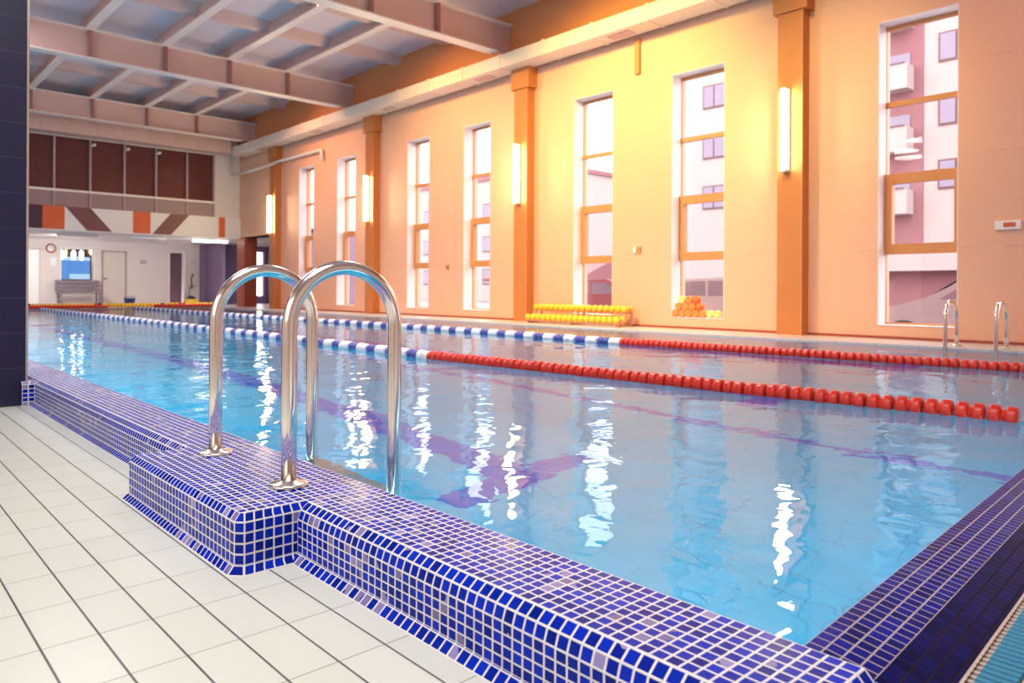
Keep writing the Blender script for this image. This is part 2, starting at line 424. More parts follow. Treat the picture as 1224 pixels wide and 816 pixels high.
# ------------------------------------------------------------------ end gutter and grate
def strip_y(mb, s0, z0, s1, z1, rows, v0=0, ya=1.343, yb=9.6):
    mb.face([(xe(ya)+s0,ya,z0),(xe(yb)+s0,yb,z0),(xe(yb)+s1,yb,z1),(xe(ya)+s1,ya,z1)],
            [(ya/P, v0),(yb/P, v0),(yb/P, v0+rows),(ya/P, v0+rows)])
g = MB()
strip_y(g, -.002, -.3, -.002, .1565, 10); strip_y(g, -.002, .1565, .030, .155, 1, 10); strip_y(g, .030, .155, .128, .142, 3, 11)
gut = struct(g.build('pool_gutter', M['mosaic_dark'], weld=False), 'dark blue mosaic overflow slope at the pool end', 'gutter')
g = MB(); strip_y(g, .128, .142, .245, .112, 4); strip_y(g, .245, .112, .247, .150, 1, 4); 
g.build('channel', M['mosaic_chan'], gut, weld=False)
gr = thing('overflow_grate', 'turquoise slotted plastic grate along the pool end gutter', 'drain grate', (-.4, 1.4, .14))
def gb(mb, x0, x1, y, hw, z0, z1):
    o = xe(y)-xe(1.34)
    mb.box(x0+o+.4, x1+o+.4, y-hw-1.4, y+hw-1.4, z0-.14, z1-.14, .003)
sl = MB(); cn = MB()
yy = 1.36
while yy < 2.6:
    for r in range(4):
        gb(sl, -.398+r*.075, -.398+r*.075+.058, yy, .0068, .132, .152)
    yy += .0215
for r in range(5):
    xa = -.405+r*.075
    for k in range(58):
        gb(cn, xa-.009, xa+.009, 1.36+.0215*k+.0107, .0062, .130, .147)
    for sgn in (-.012,.012):
        cn.face([(xa+sgn-.003+.4,-.05,.0),(xa+sgn+.003+.4,-.05,.0),(xa+sgn+.003+.4-.0625,1.2,.0),(xa+sgn-.003+.4-.0625,1.2,.0)])
sl.build('slat', M['teal'], gr, weld=False); cn.build('connector', M['cream'], gr, weld=False)
b = MB(); b.face([(-.41,1.343,.10),(-.06,1.343,.10),(-.06-.41,9.6,.10),(-.82,9.6,.10)]); b.build('grate_pit', M['black'], gut)

# ------------------------------------------------------------------ navy pier on the left
b = MB(); b.box(-7.0, -6.15, -1.2, 1.015, 0, ZC)
pier = struct(b.build('column_near', M['pier']), 'dark navy tiled pier at the left beside the pool edge', 'pillar')
b = MB(); b.box(-6.155, -6.142, 1.008, 1.022, 0, ZC); b.build('corner_trim', M['flange_steel'], pier)

# ------------------------------------------------------------------ window wall
PX = [-5.515-5.85*k for k in range(4)]         # left edges of pilasters
WIN = [(-4.14,-3.14), (-7.57,-6.54), (-9.87,-8.88), (-13.30,-12.36), (-15.57,-14.64), (-19.10,-18.08), (-21.45,-20.50)]
WZ0, WZ1 = .36, 4.56
holes = sorted([(a, c, WZ0, WZ1) for a, c in WIN]+[(1.6,2.6,WZ0,WZ1),(-1.85,-.85,WZ0,WZ1)]+[(-25.5,-23.05,-.3,2.62)])
b = MB(); x = -26.2
T = .42
for a, c, z0, z1 in holes:
    b.box(x, a, W, W+T, -.3, ZC)
    if z0 > 0: b.box(a, c, W, W+T, -.3, z0)
    b.box(a, c, W, W+T, z1, ZC)
    x = c
b.box(x, XR, W, W+T, -.3, ZC)
wallw = struct(b.build('wall_window', M['wall'], weld=False))
b = MB(); b.box(-26.2, XR, W-.10, W, 5.62, ZC)
struct(b.build('trim_fascia', M['fascia']), 'orange upper window wall above the duct, shade and haze coloured in', 'fascia')
b = MB()
bx = sorted([(-23.0+0.35, XR)])
b.box(-22.6, XR, W-.015, W, ZD, ZD+.035); struct(b.build('baseboard_window', M['base']))

YG = W+.27
rv_d = .30
for i, (a, c) in enumerate(WIN+[(-1.85,-.85)]):
    w = struct(empty('window_%d' % (i+1), ((a+c)/2, YG, WZ0)))
    ox, oy, oz = (a+c)/2, YG, WZ0
    hw = (c-a)/2; H_ = WZ1-WZ0
    r = MB()   # white reveal lining
    e = .012
    r.box(-hw, -hw+e, W-YG+.004, .0, 0, H_); r.box(hw-e, hw, W-YG+.004, .0, 0, H_); r.box(-hw, hw, W-YG-.01, .0, 0, e); r.box(-hw, hw, W-YG+.004, .0, H_-e, H_)
    r.build('reveal', M['reveal'], w, weld=False)
    f = MB()
    d0, d1 = -.02, .05
    zt1, zs1, zs0 = 3.45-oz, 2.44-oz, 1.38-oz
    f.box(-hw+e, hw-e, d0, d1, H_-.06, H_-e); f.box(-hw+e, hw-e, d0, d1, e, .035)
    f.box(-hw+e, -hw+.016, d0+.005, d1-.005, .035, H_-.06); f.box(hw-.016, hw-e, d0+.005, d1-.005, .035, H_-.06)
    f.box(-hw+e, hw-e, d0-.01, d1, zt1-.035, zt1+.035)
    f.build('window_frame', M['frame'], w, weld=False)
    s = MB()
    d0 = -.06
    s.box(-hw+e, hw-e, d0, d1, zs1-.11, zs1+.03); s.box(-hw+e, hw-e, d0, d1, zs0-.03, zs0+.11)
    s.box(-hw+e, -hw+.11, d0, d1, zs0+.11, zs1-.11); s.box(hw-.11, hw-e, d0, d1, zs0+.11, zs1-.11)
    s.build('opening_sash', M['frame'], w, weld=False)
    gl = MB(); gl.box(-hw+e, hw-e, .016, .022, e, H_-e); gl.build('pane', M['glass'], w)

for i, px in enumerate(PX):
    b = MB(); b.box(px, px+.39, W-.21, W, ZD, 4.98)
    p = struct(b.build('pilaster_%d' % (i+1), M['pil']))
    b = MB(); b.box(px-.06, px+.47, W-.25, W, 4.98, 5.63); b.build('capital', M['pil'], p)
    b = MB(); b.box(px+.375, px+.393, W-.215, W-.20, ZD, 4.98); b.build('edge_trim', M['fascia'], p)
b = MB(); b.box(PX[0]+5.85, PX[0]+6.24, W-.21, W, ZD, 5.6); struct(b.build('pilaster_5', M['pil']))
b = MB(); b.box(-26.15, -25.49, W-.02, W+.43, ZD, 2.62); struct(b.build('column_annex', M['base']))

# wall lamps on the pilasters
def wall_lamp(px, label):
    cxp = px+.15
    t = thing('wall_lamp', label, 'wall lamp', (cxp, W-.21, 2.60), 'upright tube lamps on the pilasters')
    b = MB(); b.box(-.055, .055, -.045, 0, 0, 1.24, .006); b.build('backplate', M['white'], t)
    b = MB(); b.sweep([(0,-.09,.03),(0,-.09,1.21)], .050, 16); b.build('tube', M['tube'], t)
    for z in (.0, 1.21):
        b = MB(); b.box(-.05, .05, -.125, -.02, z, z+.035, .006); b.build('end_cap', M['white'], t)
    return t
LAMPLAB = ['tube wall lamp on the pilaster beside the tall window with the white car', 'tube wall lamp on the pilaster above the yellow dumbbell rack',
           'tube wall lamp on the second pilaster from the far corner', 'tube wall lamp on the pilaster nearest the far gallery']
for px, lb in zip(PX, LAMPLAB): wall_lamp(px, lb)

# small fittings on the window wall
t = thing('emergency_light', 'small white emergency light box on the wall right of the last window', 'emergency light', (-2.58, W, 1.60))
b = MB(); b.box(-.14, .14, -.05, 0, 0, .11, .008); b.build('housing', M['white'], t)
b = MB(); b.box(-.045, .085, -.056, -.048, .03, .085, .002); b.build('lens', M['p_orange'], t)
t = thing('wall_switch', 'pair of small switch boxes on the wall right of the dumbbell rack', 'switch', (-8.30, W, 1.50))
b = MB(); b.box(-.075, -.01, -.035, 0, 0, .12, .006); b.build('white_box', M['white'], t)
b = MB(); b.box(.02, .085, -.035, 0, 0, .11, .006); b.build('ochre_box', M['fascia'], t)
for sx, lb in ((-13.87, 'small dark wall socket between the two windows left of the dumbbell rack'), (-20.0, 'small dark wall socket between the two farthest tall windows')):
    t = thing('wall_socket', lb, 'wall socket', (sx, W, 1.30), 'sockets on the window wall')
    b = MB(); b.box(-.05, .05, -.03, 0, 0, .11, .006); b.build('box', M['frame'], t)
    b = MB(); b.lathe([(.0,-.036),(.02,-.036),(.022,-.03)], (0,0,.055), 'y', 12); b.build('plug_face', M['dark'], t)
# pipes
pts = [(-25.8,W-.07,4.62),(-23.2,W-.07,4.75)]
b = MB(); b.sweep([(-25.85,W-.3,4.80),(-22.9,W-.3,4.80),(-22.6,W-.12,4.92),(-19.95,W-.10,4.92),(-19.85,W-.10,4.90),(-19.82,W-.10,4.80),(-19.82,W-.10,4.62)], .05, 10)
tag(b.build('drain_pipe', M['flange']), 'pale pipe running along the wall below the duct in the far corner', 'pipe')
b = MB(); b.box(-8.35, -8.24, W-.06, W, 4.72, 5.35, .01); tag(b.build('wall_bracket', M['fascia']), 'short rust coloured upright bracket on the wall below the duct', 'bracket')

# ------------------------------------------------------------------ duct along the window wall and the far wall
DY0, DY1, DZ0, DZ1 = 10.15, 10.62, 5.40, 5.68
d = thing('ventilation_duct', 'long pale rectangular duct along the top of the window wall', 'duct', (-12, 10.4, DZ0))
b = MB(); b.box(-25.3+12, 3+12, DY0-10.4, DY1-10.4, 0, DZ1-DZ0, .012); b.build('duct_body', M['duct'], d)
x = -25.2; k = 0
while x < 2.5:
    b = MB(); b.box(x+12-.02, x+12+.02, DY0-10.4-.014, DY1-10.4+.014, -.014, DZ1-DZ0+.014); b.build('joint_flange', M['duct'], d)
    if k % 3 == 1:
        b = MB(); b.box(x+12+.25, x+12+.75, -.12, .10, -.016, 0.002, .004); b.build('air_outlet', M['steel'], d)
    x += 1.25; k += 1
d = thing('ventilation_duct', 'pale ribbed duct across the top of the dark gallery windows', 'duct', (-25.4, 5, 5.45))
b = MB(); b.box(-.35, .15, -8.4, 5.10, 0, .55, .012); b.build('duct_body', M['steel'], d)
y = -8.0
while y < 5.0:
    b = MB(); b.box(-.36, .17, y-.02, y+.02, -.014, .565); b.build('joint_flange', M['steel'], d); y += .75

# ------------------------------------------------------------------ ceiling
b = MB(); b.box(XF-.2, XR+.2, YN-.2, W+T, ZC, ZC+.1); struct(b.build('ceiling', M['ceil']))
GX = [-24.5, -18.05, -11.65, -5.25]
PY = [-1.95, -.42, 1.1, 2.6, 4.1, 5.65, 7.15, 8.65]
for i, gx in enumerate(GX):
    b = MB(); b.box(gx-.02, gx+.02, YN, 10.60, 5.80, 6.38)
    gd = struct(b.build('girder', M['steel']))
    b = MB(); b.box(gx-.14, gx+.14, YN, 10.20, 5.77, 5.80); b.build('bottom_flange', M['flange'], gd)
    b = MB(); b.box(gx-.14, gx+.14, YN, 10.60, 6.38, 6.41); b.build('top_flange', M['flange'], gd)
    for py in PY:
        b = MB(); b.box(gx-.12, gx+.12, py-.035, py+.035, 5.80, 6.38); b.build('stiffener', M['stiff'], gd)
spans = list(zip([XB]+GX, GX+[XR]))
for py in PY:
    for a, c in [(XB, XR)]:
        b = MB(); b.box(a, c, py-.02, py+.02, 6.44, ZC)
        pr = struct(b.build('purlin', M['stiff' if 0 else 'steel']))
        b = MB(); b.box(a, c, py-.09, py+.09, 6.41, 6.44); b.build('bottom_flange', M['flange'], pr)
# short ribs between purlins
rib = MB()
for (a, c) in spans:
    if c-a < 2: continue
    for k in range(1, 3):
        x = a+(c-a)*k/3
        rib.prism([(x-.30, ZC), (x-.10, 6.55), (x+.10, 6.55), (x+.30, ZC)], 'y', YN, W-.1)
struct(rib.build('ceiling_ribs', M['steel'], weld=False))

# ------------------------------------------------------------------ gallery and far wall
b = MB(); b.box(XB-.25, XB, YN, 10.72, 2.57, 3.30); gal = struct(b.build('gallery_front', M['band']), 'white gallery front with orange and brown painted shapes', 'gallery front')
b = MB(); b.box(XF, XB-.26, YN, W+.02, 2.58, 2.75); struct(b.build('gallery_slab', M['wall_plain']))
px_ = XB+.004
def paint(poly, mat, nm):
    m = MB(); m.prism(poly, 'x', XB-.01, px_); m.build(nm, M[mat], gal)
z0, z1 = 2.60, 3.30
paint([(4.0,z0),(4.66,z0),(4.66,z1),(4.0,z1)], 'p_plum', 'painted_shape')
paint([(4.66,z0),(5.24,z0),(5.24,z1),(4.66,z1)], 'p_orange', 'painted_shape')
paint([(5.85,z0),(6.56,z0),(5.95,z1),(5.26,z1)], 'p_brown', 'painted_shape')
paint([(7.17,z0),(7.70,z0),(7.70,z1),(7.17,z1)], 'p_orange', 'painted_shape')
paint([(7.76,z0),(8.34,z0),(8.93,z1),(8.33,z1)], 'p_brown', 'painted_shape')
paint([(9.93,z0),(10.15,z0),(10.15,z1),(9.93,z1)], 'p_orange', 'painted_shape')
# glazing of the gallery
b = MB(); b.box(XB-.22, XB-.18, YN, 9.80, 3.80, 5.45); gw = struct(b.build('window_gallery', M['dark_glass']))
b = MB(); b.box(XB-.22, XB-.12, YN, 9.80, 3.30, 3.80); b.build('spandrel', M['spandrel'], gw)
for y in (.1,1.1,2.1,3.05,4.02, 4.98, 5.96, 6.94, 7.90, 8.89, 9.79):
    b = MB(); b.box(XB-.2, XB-.08, y-.028, y+.028, 3.30, 5.45); b.build('mullion', M['mullion'], gw)
b = MB(); b.box(XB-.2, XB-.07, YN, 9.82, 3.77, 3.84); b.build('transom', M['flange'], gw)
b = MB(); b.box(XB-.24, XB-.1, 9.80, 10.72, 3.30, ZC); b.box(XB-.24, XB-.1, YN, 9.8, 5.45, ZC); struct(b.build('wall_gallery', M['wall_plain'], weld=False))
for y in (5.97, 6.95, 7.90):
    t = thing('spotlight', {5.97:'small spotlight at the top of the gallery glazing, nearest the dark pier', 6.95:'small spotlight at the top of the gallery glazing, middle of three', 7.90:'small spotlight at the top of the gallery glazing, nearest the window wall'}[y], 'spotlight', (XB-.07, y, 5.24), 'spotlights over the gallery')
    b = MB(); b.box(0, .05, -.02, .02, 0, .04); b.build('bracket', M['white'], t)
    b = MB(); b.sweep([(.05,.0,.02),(.12,.09,.05)], .045, 10); b.build('head', M['white'], t)
# lower far wall with openings
b = MB()
fo = sorted([(6.17,7.21,1.03,2.25), (9.94,10.47,ZD,2.24)])
y = YN
for a, c, q0, q1 in fo:
    b.box(XF-.2, XF, y, a, -.3, 2.6)
    if q0 > ZD+.01: b.box(XF-.2, XF, a, c, -.3, q0)
    b.box(XF-.2, XF, a, c, q1, 2.6); y = c
b.box(XF-.2, XF, y, 11.1, -.3, 2.6)
struct(b.build('wall_far', M['wall_plain'], weld=False))
# room seen through the opening of the far wall
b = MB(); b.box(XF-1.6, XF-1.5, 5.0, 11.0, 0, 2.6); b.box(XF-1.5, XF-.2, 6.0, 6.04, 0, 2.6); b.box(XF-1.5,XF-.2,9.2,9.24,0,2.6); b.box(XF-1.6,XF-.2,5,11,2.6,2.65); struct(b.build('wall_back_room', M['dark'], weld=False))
b = MB(); b.box(XF-.26, XF-.20, 6.17, 7.21, 1.03, 2.25)
w = struct(empty('window_far', (XF, 6.69, 1.03)))
b = MB()
for a, c, q0, q1 in ((-.56,-.52,-.04,1.26),(.52,.56,-.04,1.26),(-.56,.56,1.22,1.26),(-.56,.56,-.04,.0)): b.box(-.05, .02, a, c, q0, q1)
b.build('window_frame', M['white'], w, weld=False)
b = MB(); b.box(-.1,-.094,-.52,.52,0,1.22); b.build('pane', M['glass'], w)
b = MB(); b.box(-1.49,-1.47,-.24,.75,.12,.98); b.build('lit_room_panel', M['blueglow'], w)  # glowing panel paints in the bright pool room beyond
b = MB(); b.box(-1.465,-1.46,-.20,.75,.84,.98); b.box(-1.465,-1.46,.05,.75,.12,.32); b.build('lit_band', M['cyanglow'], w, weld=False)
for dy, lb in ((-.42,'left'),(-.02,'middle'),(.24,'right')):
    t = thing('pendant_lamp', 'white pendant lamp behind the far window, %s' % {'left':'beside its left edge','middle':'the middle one of three','right':'the rightmost of three'}[lb], 'pendant lamp', (XF-.5, 6.69+dy, 1.86), 'pendants behind the far window')
    b = MB(); b.lathe([(.0,0),(.06,.02),(.075,.1),(.07,.3),(.02,.36),(.0,.37)], (0,0,0), 'z', 14); b.build('shade', M['strip_on'], t)
    b = MB(); b.sweep([(0,0,.36),(0,0,.74)], .008, 6); b.build('cord', M['black'], t)
# doors of the far wall
def door(n, y0, y1, mat, ztop=2.22):
    dd = struct(empty('door_%d' % n, (XF, (y0+y1)/2, ZD))); hw = (y1-y0)/2; h = ztop-ZD
    b = MB(); b.box(.0, .04, -hw+.04, hw-.04, .01, h-.04); b.build('door_leaf', M[mat], dd)
    b = MB(); b.box(-.01,.06,-hw,-hw+.045,0,h); b.box(-.01,.06,hw-.045,hw,0,h); b.box(-.01,.06,-hw,hw,h-.045,h); b.build('door_frame', M['mullion'] if n == 1 else M['door'], dd, weld=False)
    b = MB(); b.box(.04,.08,-hw+.08,-hw+.1,.95,1.02); b.box(.07,.085,-hw+.08,-hw+.2,.99,1.01); b.build('door_handle', M['black'], dd, weld=False)
door(1, 7.50, 8.34, 'door'); door(2, 4.6, 5.52, 'white')
dd = struct(empty('door_3', (XF, 10.2, ZD)))
b = MB(); b.box(-.05,.05,.265,.33,0,2.08); b.box(-.05,.05,-.30,-.265,0,2.08); b.box(-.05,.05,-.3,.33,2.06,2.1); b.build('door_frame', M['white'], dd, weld=False)
b = MB(); b.box(-.9,-.86,-.2,.0,1.0,1.9); b.build('lit_window', M['blueglow'], dd)
# wall clock, notice, exit sign, bench, luminaires
t = thing('wall_clock', 'round wall clock with a dark red rim on the far wall', 'clock', (XF, 5.84, 2.24))
b = MB(); b.lathe([(.15,0),(.17,.03),(.16,.05),(.125,.05),(.12,.03)], (0,0,0), 'x', 28); b.build('rim', M['base'], t)
b = MB(); b.lathe([(.13,0),(.13,.03),(.0,.032)], (0,0,0), 'x', 28); b.build('dial', M['white'], t)
b = MB(); b.box(.033,.037,-.006,.006,0,.08); b.box(.033,.037,0,.06,-.006,.006); b.build('hands', M['black'], t, weld=False)
b = MB(); b.box(XF, XF+.015, 5.83, 6.0, 1.62, 1.92, .003); tag(b.build('notice', M['white']), 'small pale notice on the far wall below the clock', 'notice')
t = thing('exit_sign', 'small dark green running man sign on the far wall right of the cream door', 'sign', (XF, 8.97, 1.84))
b = MB(); b.box(0,.02,-.1,.1,-.06,.06); b.build('plate', M['green'], t)
b = MB(); b.box(.02,.024,-.06,.0,-.02,.03); b.box(.02,.024,.03,.07,-.04,.04); b.build('pictogram', M['white'], t, weld=False)
t = thing('bench', 'grey slatted bench against the far wall under the window', 'bench', (XF+.45, 6.65, ZD))
for k in range(3):
    b = MB(); b.box(-.10+k*.14, .01+k*.14, -.72, .72, .42, .46, .006); b.build('seat_slat', M['grey'], t)
for k in range(3):
    b = MB(); b.box(-.2-.02*k, -.16-.02*k, -.72, .72, .52+.14*k, .63+.14*k, .006); b.build('back_slat', M['grey'], t)
for sy in (-.62, .62):
    b = MB(); b.box(.22,.28,sy-.03,sy+.03,0,.42); b.build('leg', M['grey'], t)
    b = MB(); b.prism([(-.12,0),(-.18,0),(-.28,.92),(-.22,.92)], 'y', sy-.03, sy+.03); b.build('leg', M['grey'], t)
for yc, lb in ((5.9, 'unlit strip light under the gallery above the wall clock'), (8.0, 'unlit strip light under the gallery above the cream door')):
    t = thing('strip_light', lb, 'strip light', (-27.3, yc, 2.50), 'strip lights under the gallery')
    b = MB(); b.box(-.09,.09,-.6,.6,0,.10,.008); b.build('housing', M['white'], t)
    b = MB(); b.box(-.07,.07,-.57,.57,-.012,.0); b.build('diffuser', M['mullion'], t)
t = thing('strip_light', 'lit strip light under the gallery near the window wall corner', 'strip light', (-26.6, 9.9, 2.47), 'strip lights under the gallery')
b = MB(); b.box(-.09,.09,-.62,.62,.06,.13,.008); b.build('housing', M['white'], t)
b = MB(); b.box(-.08,.08,-.6,.6,-.02,.07,.01); b.build('diffuser', M['strip_on'], t)
# annex behind the corner
b = MB(); b.box(-31.2,-31,11.1,13.46,-.3,2.8); b.box(-31.2,-31,13.84,14.2,-.3,2.8); b.box(-31.2,-31,13.46,13.84,-.3,.5); b.box(-31.2,-31,13.46,13.84,2.4,2.8); b.box(-31.2,-22.2,14.0,14.2,-.3,.75); b.box(-31.2,-27.3,14.0,14.2,.75,2.8); b.box(-26.5,-22.2,14.0,14.2,.75,2.8); b.box(-27.3,-26.5,14,14.2,2.15,2.8)
b.box(-22.3,-22.1,W+T,14.2,-.3,2.8)
struct(b.build('wall_annex', M['mauve'], weld=False))
b = MB(); b.box(-31.2,-22.1,W+.02,14.2,2.62,2.75); struct(b.build('ceiling_annex', M['wall_plain']))
b = MB(); b.box(-30.95,-29.3,11.35,11.5,ZD,2.6); struct(b.build('wall_passage', M['mauve']))
# hose cabinet and cones by the passage
t = thing('hose_cabinet', 'cream wall cabinet with a brown hose on its front by the passage', 'cabinet', (XF, 10.76, .9))
b = MB(); b.box(0,.16,-.16,.16,0,1.05,.01); b.build('cabinet_body', M['door'], t)
b = MB(); b.sweep([(.19,-.02,-.1),(.2,-.05,.3),(.19,.0,.5),(.17,.06,.42)], .025, 8); b.build('hose', M['p_brown'], t)
t = thing('cleaning_machine', 'small yellow and black floor cleaner standing on the far deck by the passage', 'floor cleaner', (-30.2, 10.5, ZD))
b = MB(); b.box(-.2,.2,-.22,.22,.03,.22,.04); b.build('body', M['yellow'], t)
b = MB(); b.lathe([(.17,.2),(.16,.27),(.09,.33),(0,.35)], (0,0,0), 'z', 16); b.build('lid', M['black'], t)
b = MB(); b.sweep([(-.15,0,.2),(-.22,0,.6),(-.2,0,.7)], .015, 8); b.build('handle', M['black'], t)
for sx in (-.13,.13):
    b = MB(); b.lathe([(.05,-.02),(.05,.02)], (sx,-.2,.05), 'y', 12); b.build('wheel', M['tyre'], t)

# spare lane rope lying along the far pool edge
t = thing('stored_lane_rope', 'yellow spare lane rope lying along the far pool edge', 'lane rope', (-26.3, 4, ZD))
yy = -1.0; k = 0
fl = None
while yy < 6.2:
    mm = 'black' if k % 17 == 12 else ('red' if k % 23 in (5,6) else 'yellow')
    b = MB(); b.lathe([(.03,0),(.075,.02),(.075,.085),(.03,.105)], (random.uniform(-.02,.02), yy, .08), 'y', 10); b.build('float', M[mm], t); yy += .112; k += 1
b = MB(); b.sweep([(.12,-1,.05),(.16,1.2,.05),(.18,2.3,.05),(.2,3.0,.05)], .05, 8); tag(b.build('red_hose', M['red']), 'red hose lying in front of the yellow lane rope on the far deck, pier side', 'hose').location = (-26.25, 3.5, ZD)
b = MB(); b.sweep([(.12,4.4,.05),(.16,5.2,.05),(.14,6.6,.05)], .05, 8); tag(b.build('red_hose', M['red']), 'red hose lying in front of the yellow lane rope under the exit sign', 'hose').location = (-26.25, 3.5, ZD)
t = thing('tub', 'blue plastic tub on the far pool edge in front of the bench', 'tub', (-26.08+.0, 7.0, ZD))
t.location = (-26.62, 7.28, ZD)
b = MB(); b.lathe([(.13,0),(.17,.28),(.185,.29),(.185,.31),(.16,.31),(.125,.02),(0,.02)], (0,0,0), 'z', 20); b.build('tub_body', M['bluebuoy'], t)
b = MB(); b.sweep([(0,-.18,.29),(0,-.12,.36),(0,.12,.36),(0,.18,.29)], .008, 6); b.build('handle', M['black'], t)

# ------------------------------------------------------------------ lane ropes
def interp(tab, x):
    for (a, p), (c, q) in zip(tab, tab[1:]):
        if a >= x >= c:
            f = (a-x)/(a-c); f = f*f*(3-2*f)*.4+f*.6; return p+(q-p)*f
    return tab[-1][1] if x < tab[-1][0] else tab[0][1]
fm = {}
def float_mesh(key, mat, length, r):
    b = MB(); h = length/2
    half = [(r*.56,.0),(r*.60,.10),(r*.90,.16),(r*.985,.24),(r,.40),(r,.70),(r*.97,.82),(r*.80,.90),(r*.45,.93),(.012,.94)]
    prof = [(q, -h*t) for q, t in reversed(half)]+[(q, h*t) for q, t in half[1:]]
    b.lathe(prof, (0,0,0), 'x', 18)
    # moulded fins
    o = b.build('float', M[mat]); fm[key] = o.data; bpy.data.objects.remove(o)
float_mesh('red', 'red', .148, .057); float_mesh('white', 'wfloat', .21, .056); float_mesh('blue', 'bfloat', .185, .050)
def rope(tab, xr0, xsplit, label):
    t = thing('lane_rope', label, 'lane rope', (xr0, interp(tab, xr0), ZW), 'lane ropes floating on the pool')
    ox, oy, oz = t.location
    path = []
    x = xr0+.25
    while x > -25.9: path.append((x-ox, interp(tab, x)-oy, .012)); x -= .5
    path.insert(0, (-.72-ox, interp(tab, xr0)-oy+.02, .008))
    b = MB(); b.sweep(path, .006, 6); b.build('cable', M['cable'], t)
    x = xr0-.074; i = 0; far = MB(); cnt = 0; farw = []
    k = 0
    while x > -25.7:
        red = x > xsplit
        key = 'red' if red else ('white' if k % 2 == 0 else 'blue')
        if not red: k += 1
        yv = interp(tab, x); sl_ = (interp(tab, x+.1)-interp(tab, x-.1))/.2
        if cnt < 98:
            o = bpy.data.objects.new('float', fm[key]); COL.objects.link(o); o.parent = t
            o.location = (x-ox, yv-oy, .020+random.uniform(-.003,.003)); o.rotation_euler = (random.uniform(0,6), random.uniform(-.05,.05), math.atan(sl_)+random.uniform(-.05,.05))
        else: farw.append((x-ox, yv-oy, key))
        cnt += 1
        x -= .150 if red else .199
    for key in ('white','blue'):
        m = MB()
        for fx, fy, kk in farw:
            if kk == key:
                r = .055; h = .1
                m.lathe([(.02,-h),(r,-h*.7),(r,-h*.4),(r*.55,0),(r,h*.4),(r,h*.7),(.02,h)], (fx,fy,.02), 'x', 8)
        o = m.build('far_floats', M['wfloat' if key == 'white' else 'bfloat'], t, weld=False); o['kind'] = 'stuff'
R1 = [(-.9,4.56),(-1.11,4.543),(-2.73,4.415),(-5.75,4.288),(-10.3,4.42),(-19,4.56),(-26,4.6)]
R2 = [(-.7,7.47),(-1.7,7.43),(-5.92,7.28),(-10.4,7.36),(-16,7.2),(-26,7.2)]
rope(R1, -1.04, -5.78, 'nearer lane rope with red, then white and blue floats'); rope(R2, -.95, -5.92, 'farther lane rope with red, then white and blue floats, toward the windows')

# ------------------------------------------------------------------ pool ladders
def rail_pts(y0, y1, zc, zb0, zb1, n=28):
    r = abs(y1-y0)/2; yc = (y0+y1)/2; sg = 1 if y1 > y0 else -1
    pts = [(0, y0, zb0), (0, y0, (zb0+zc)/2), (0, y0, zc-.02)]
    for k in range(n+1):
        a = PI-PI*k/n
        pts.append((0, yc+sg*r*math.cos(a), zc+r*math.sin(a)))
    pts += [(0, y1, zc-.02), (0, y1, (zc+zb1)/2), (0, y1, zb1)]
    return pts
def ladder(xs, y0, y1, ztop, zfoot, label, rr=.0255):
    t = thing('pool_ladder', label, 'pool ladder', (sum(xs)/2, y0, zfoot), 'steel pool ladders')
    r = abs(y1-y0)/2
    for x in xs:
        m = MB(); m.sweep([(x-sum(xs)/2, p[1]-y0, p[2]-zfoot) for p in rail_pts(y0, y1, ztop-rr-r, zfoot, -.75)], rr, 24)
        h = m.build('handrail', M['chrome'], t)
        m = MB(); m.lathe([(.0625,.0005),(.064,.004),(.064,.010),(.058,.014),(.034,.017),(.029,.021),(.0258,.022)], (x-sum(xs)/2, 0, 0), 'z', 32); m.build('base_flange', M['flange_steel'], h)
    for z in (-.15,-.42,-.69):
        m = MB(); m.box(xs[0]-sum(xs)/2, xs[1]-sum(xs)/2, y1-y0-.04, y1-y0+.04, z-zfoot-.012, z-zfoot+.012, .004); m.build('tread', M['flange_steel'], t)
ladder((-2.965, -2.325), 1.128, 1.545, .930, ZT, 'chrome pool ladder with two arched handrails on the blue mosaic block')
ladder((-2.93, -2.42), 9.95, 9.55, .74, ZD, 'chrome pool ladder with two arched handrails on the far side below the window wall', .022)

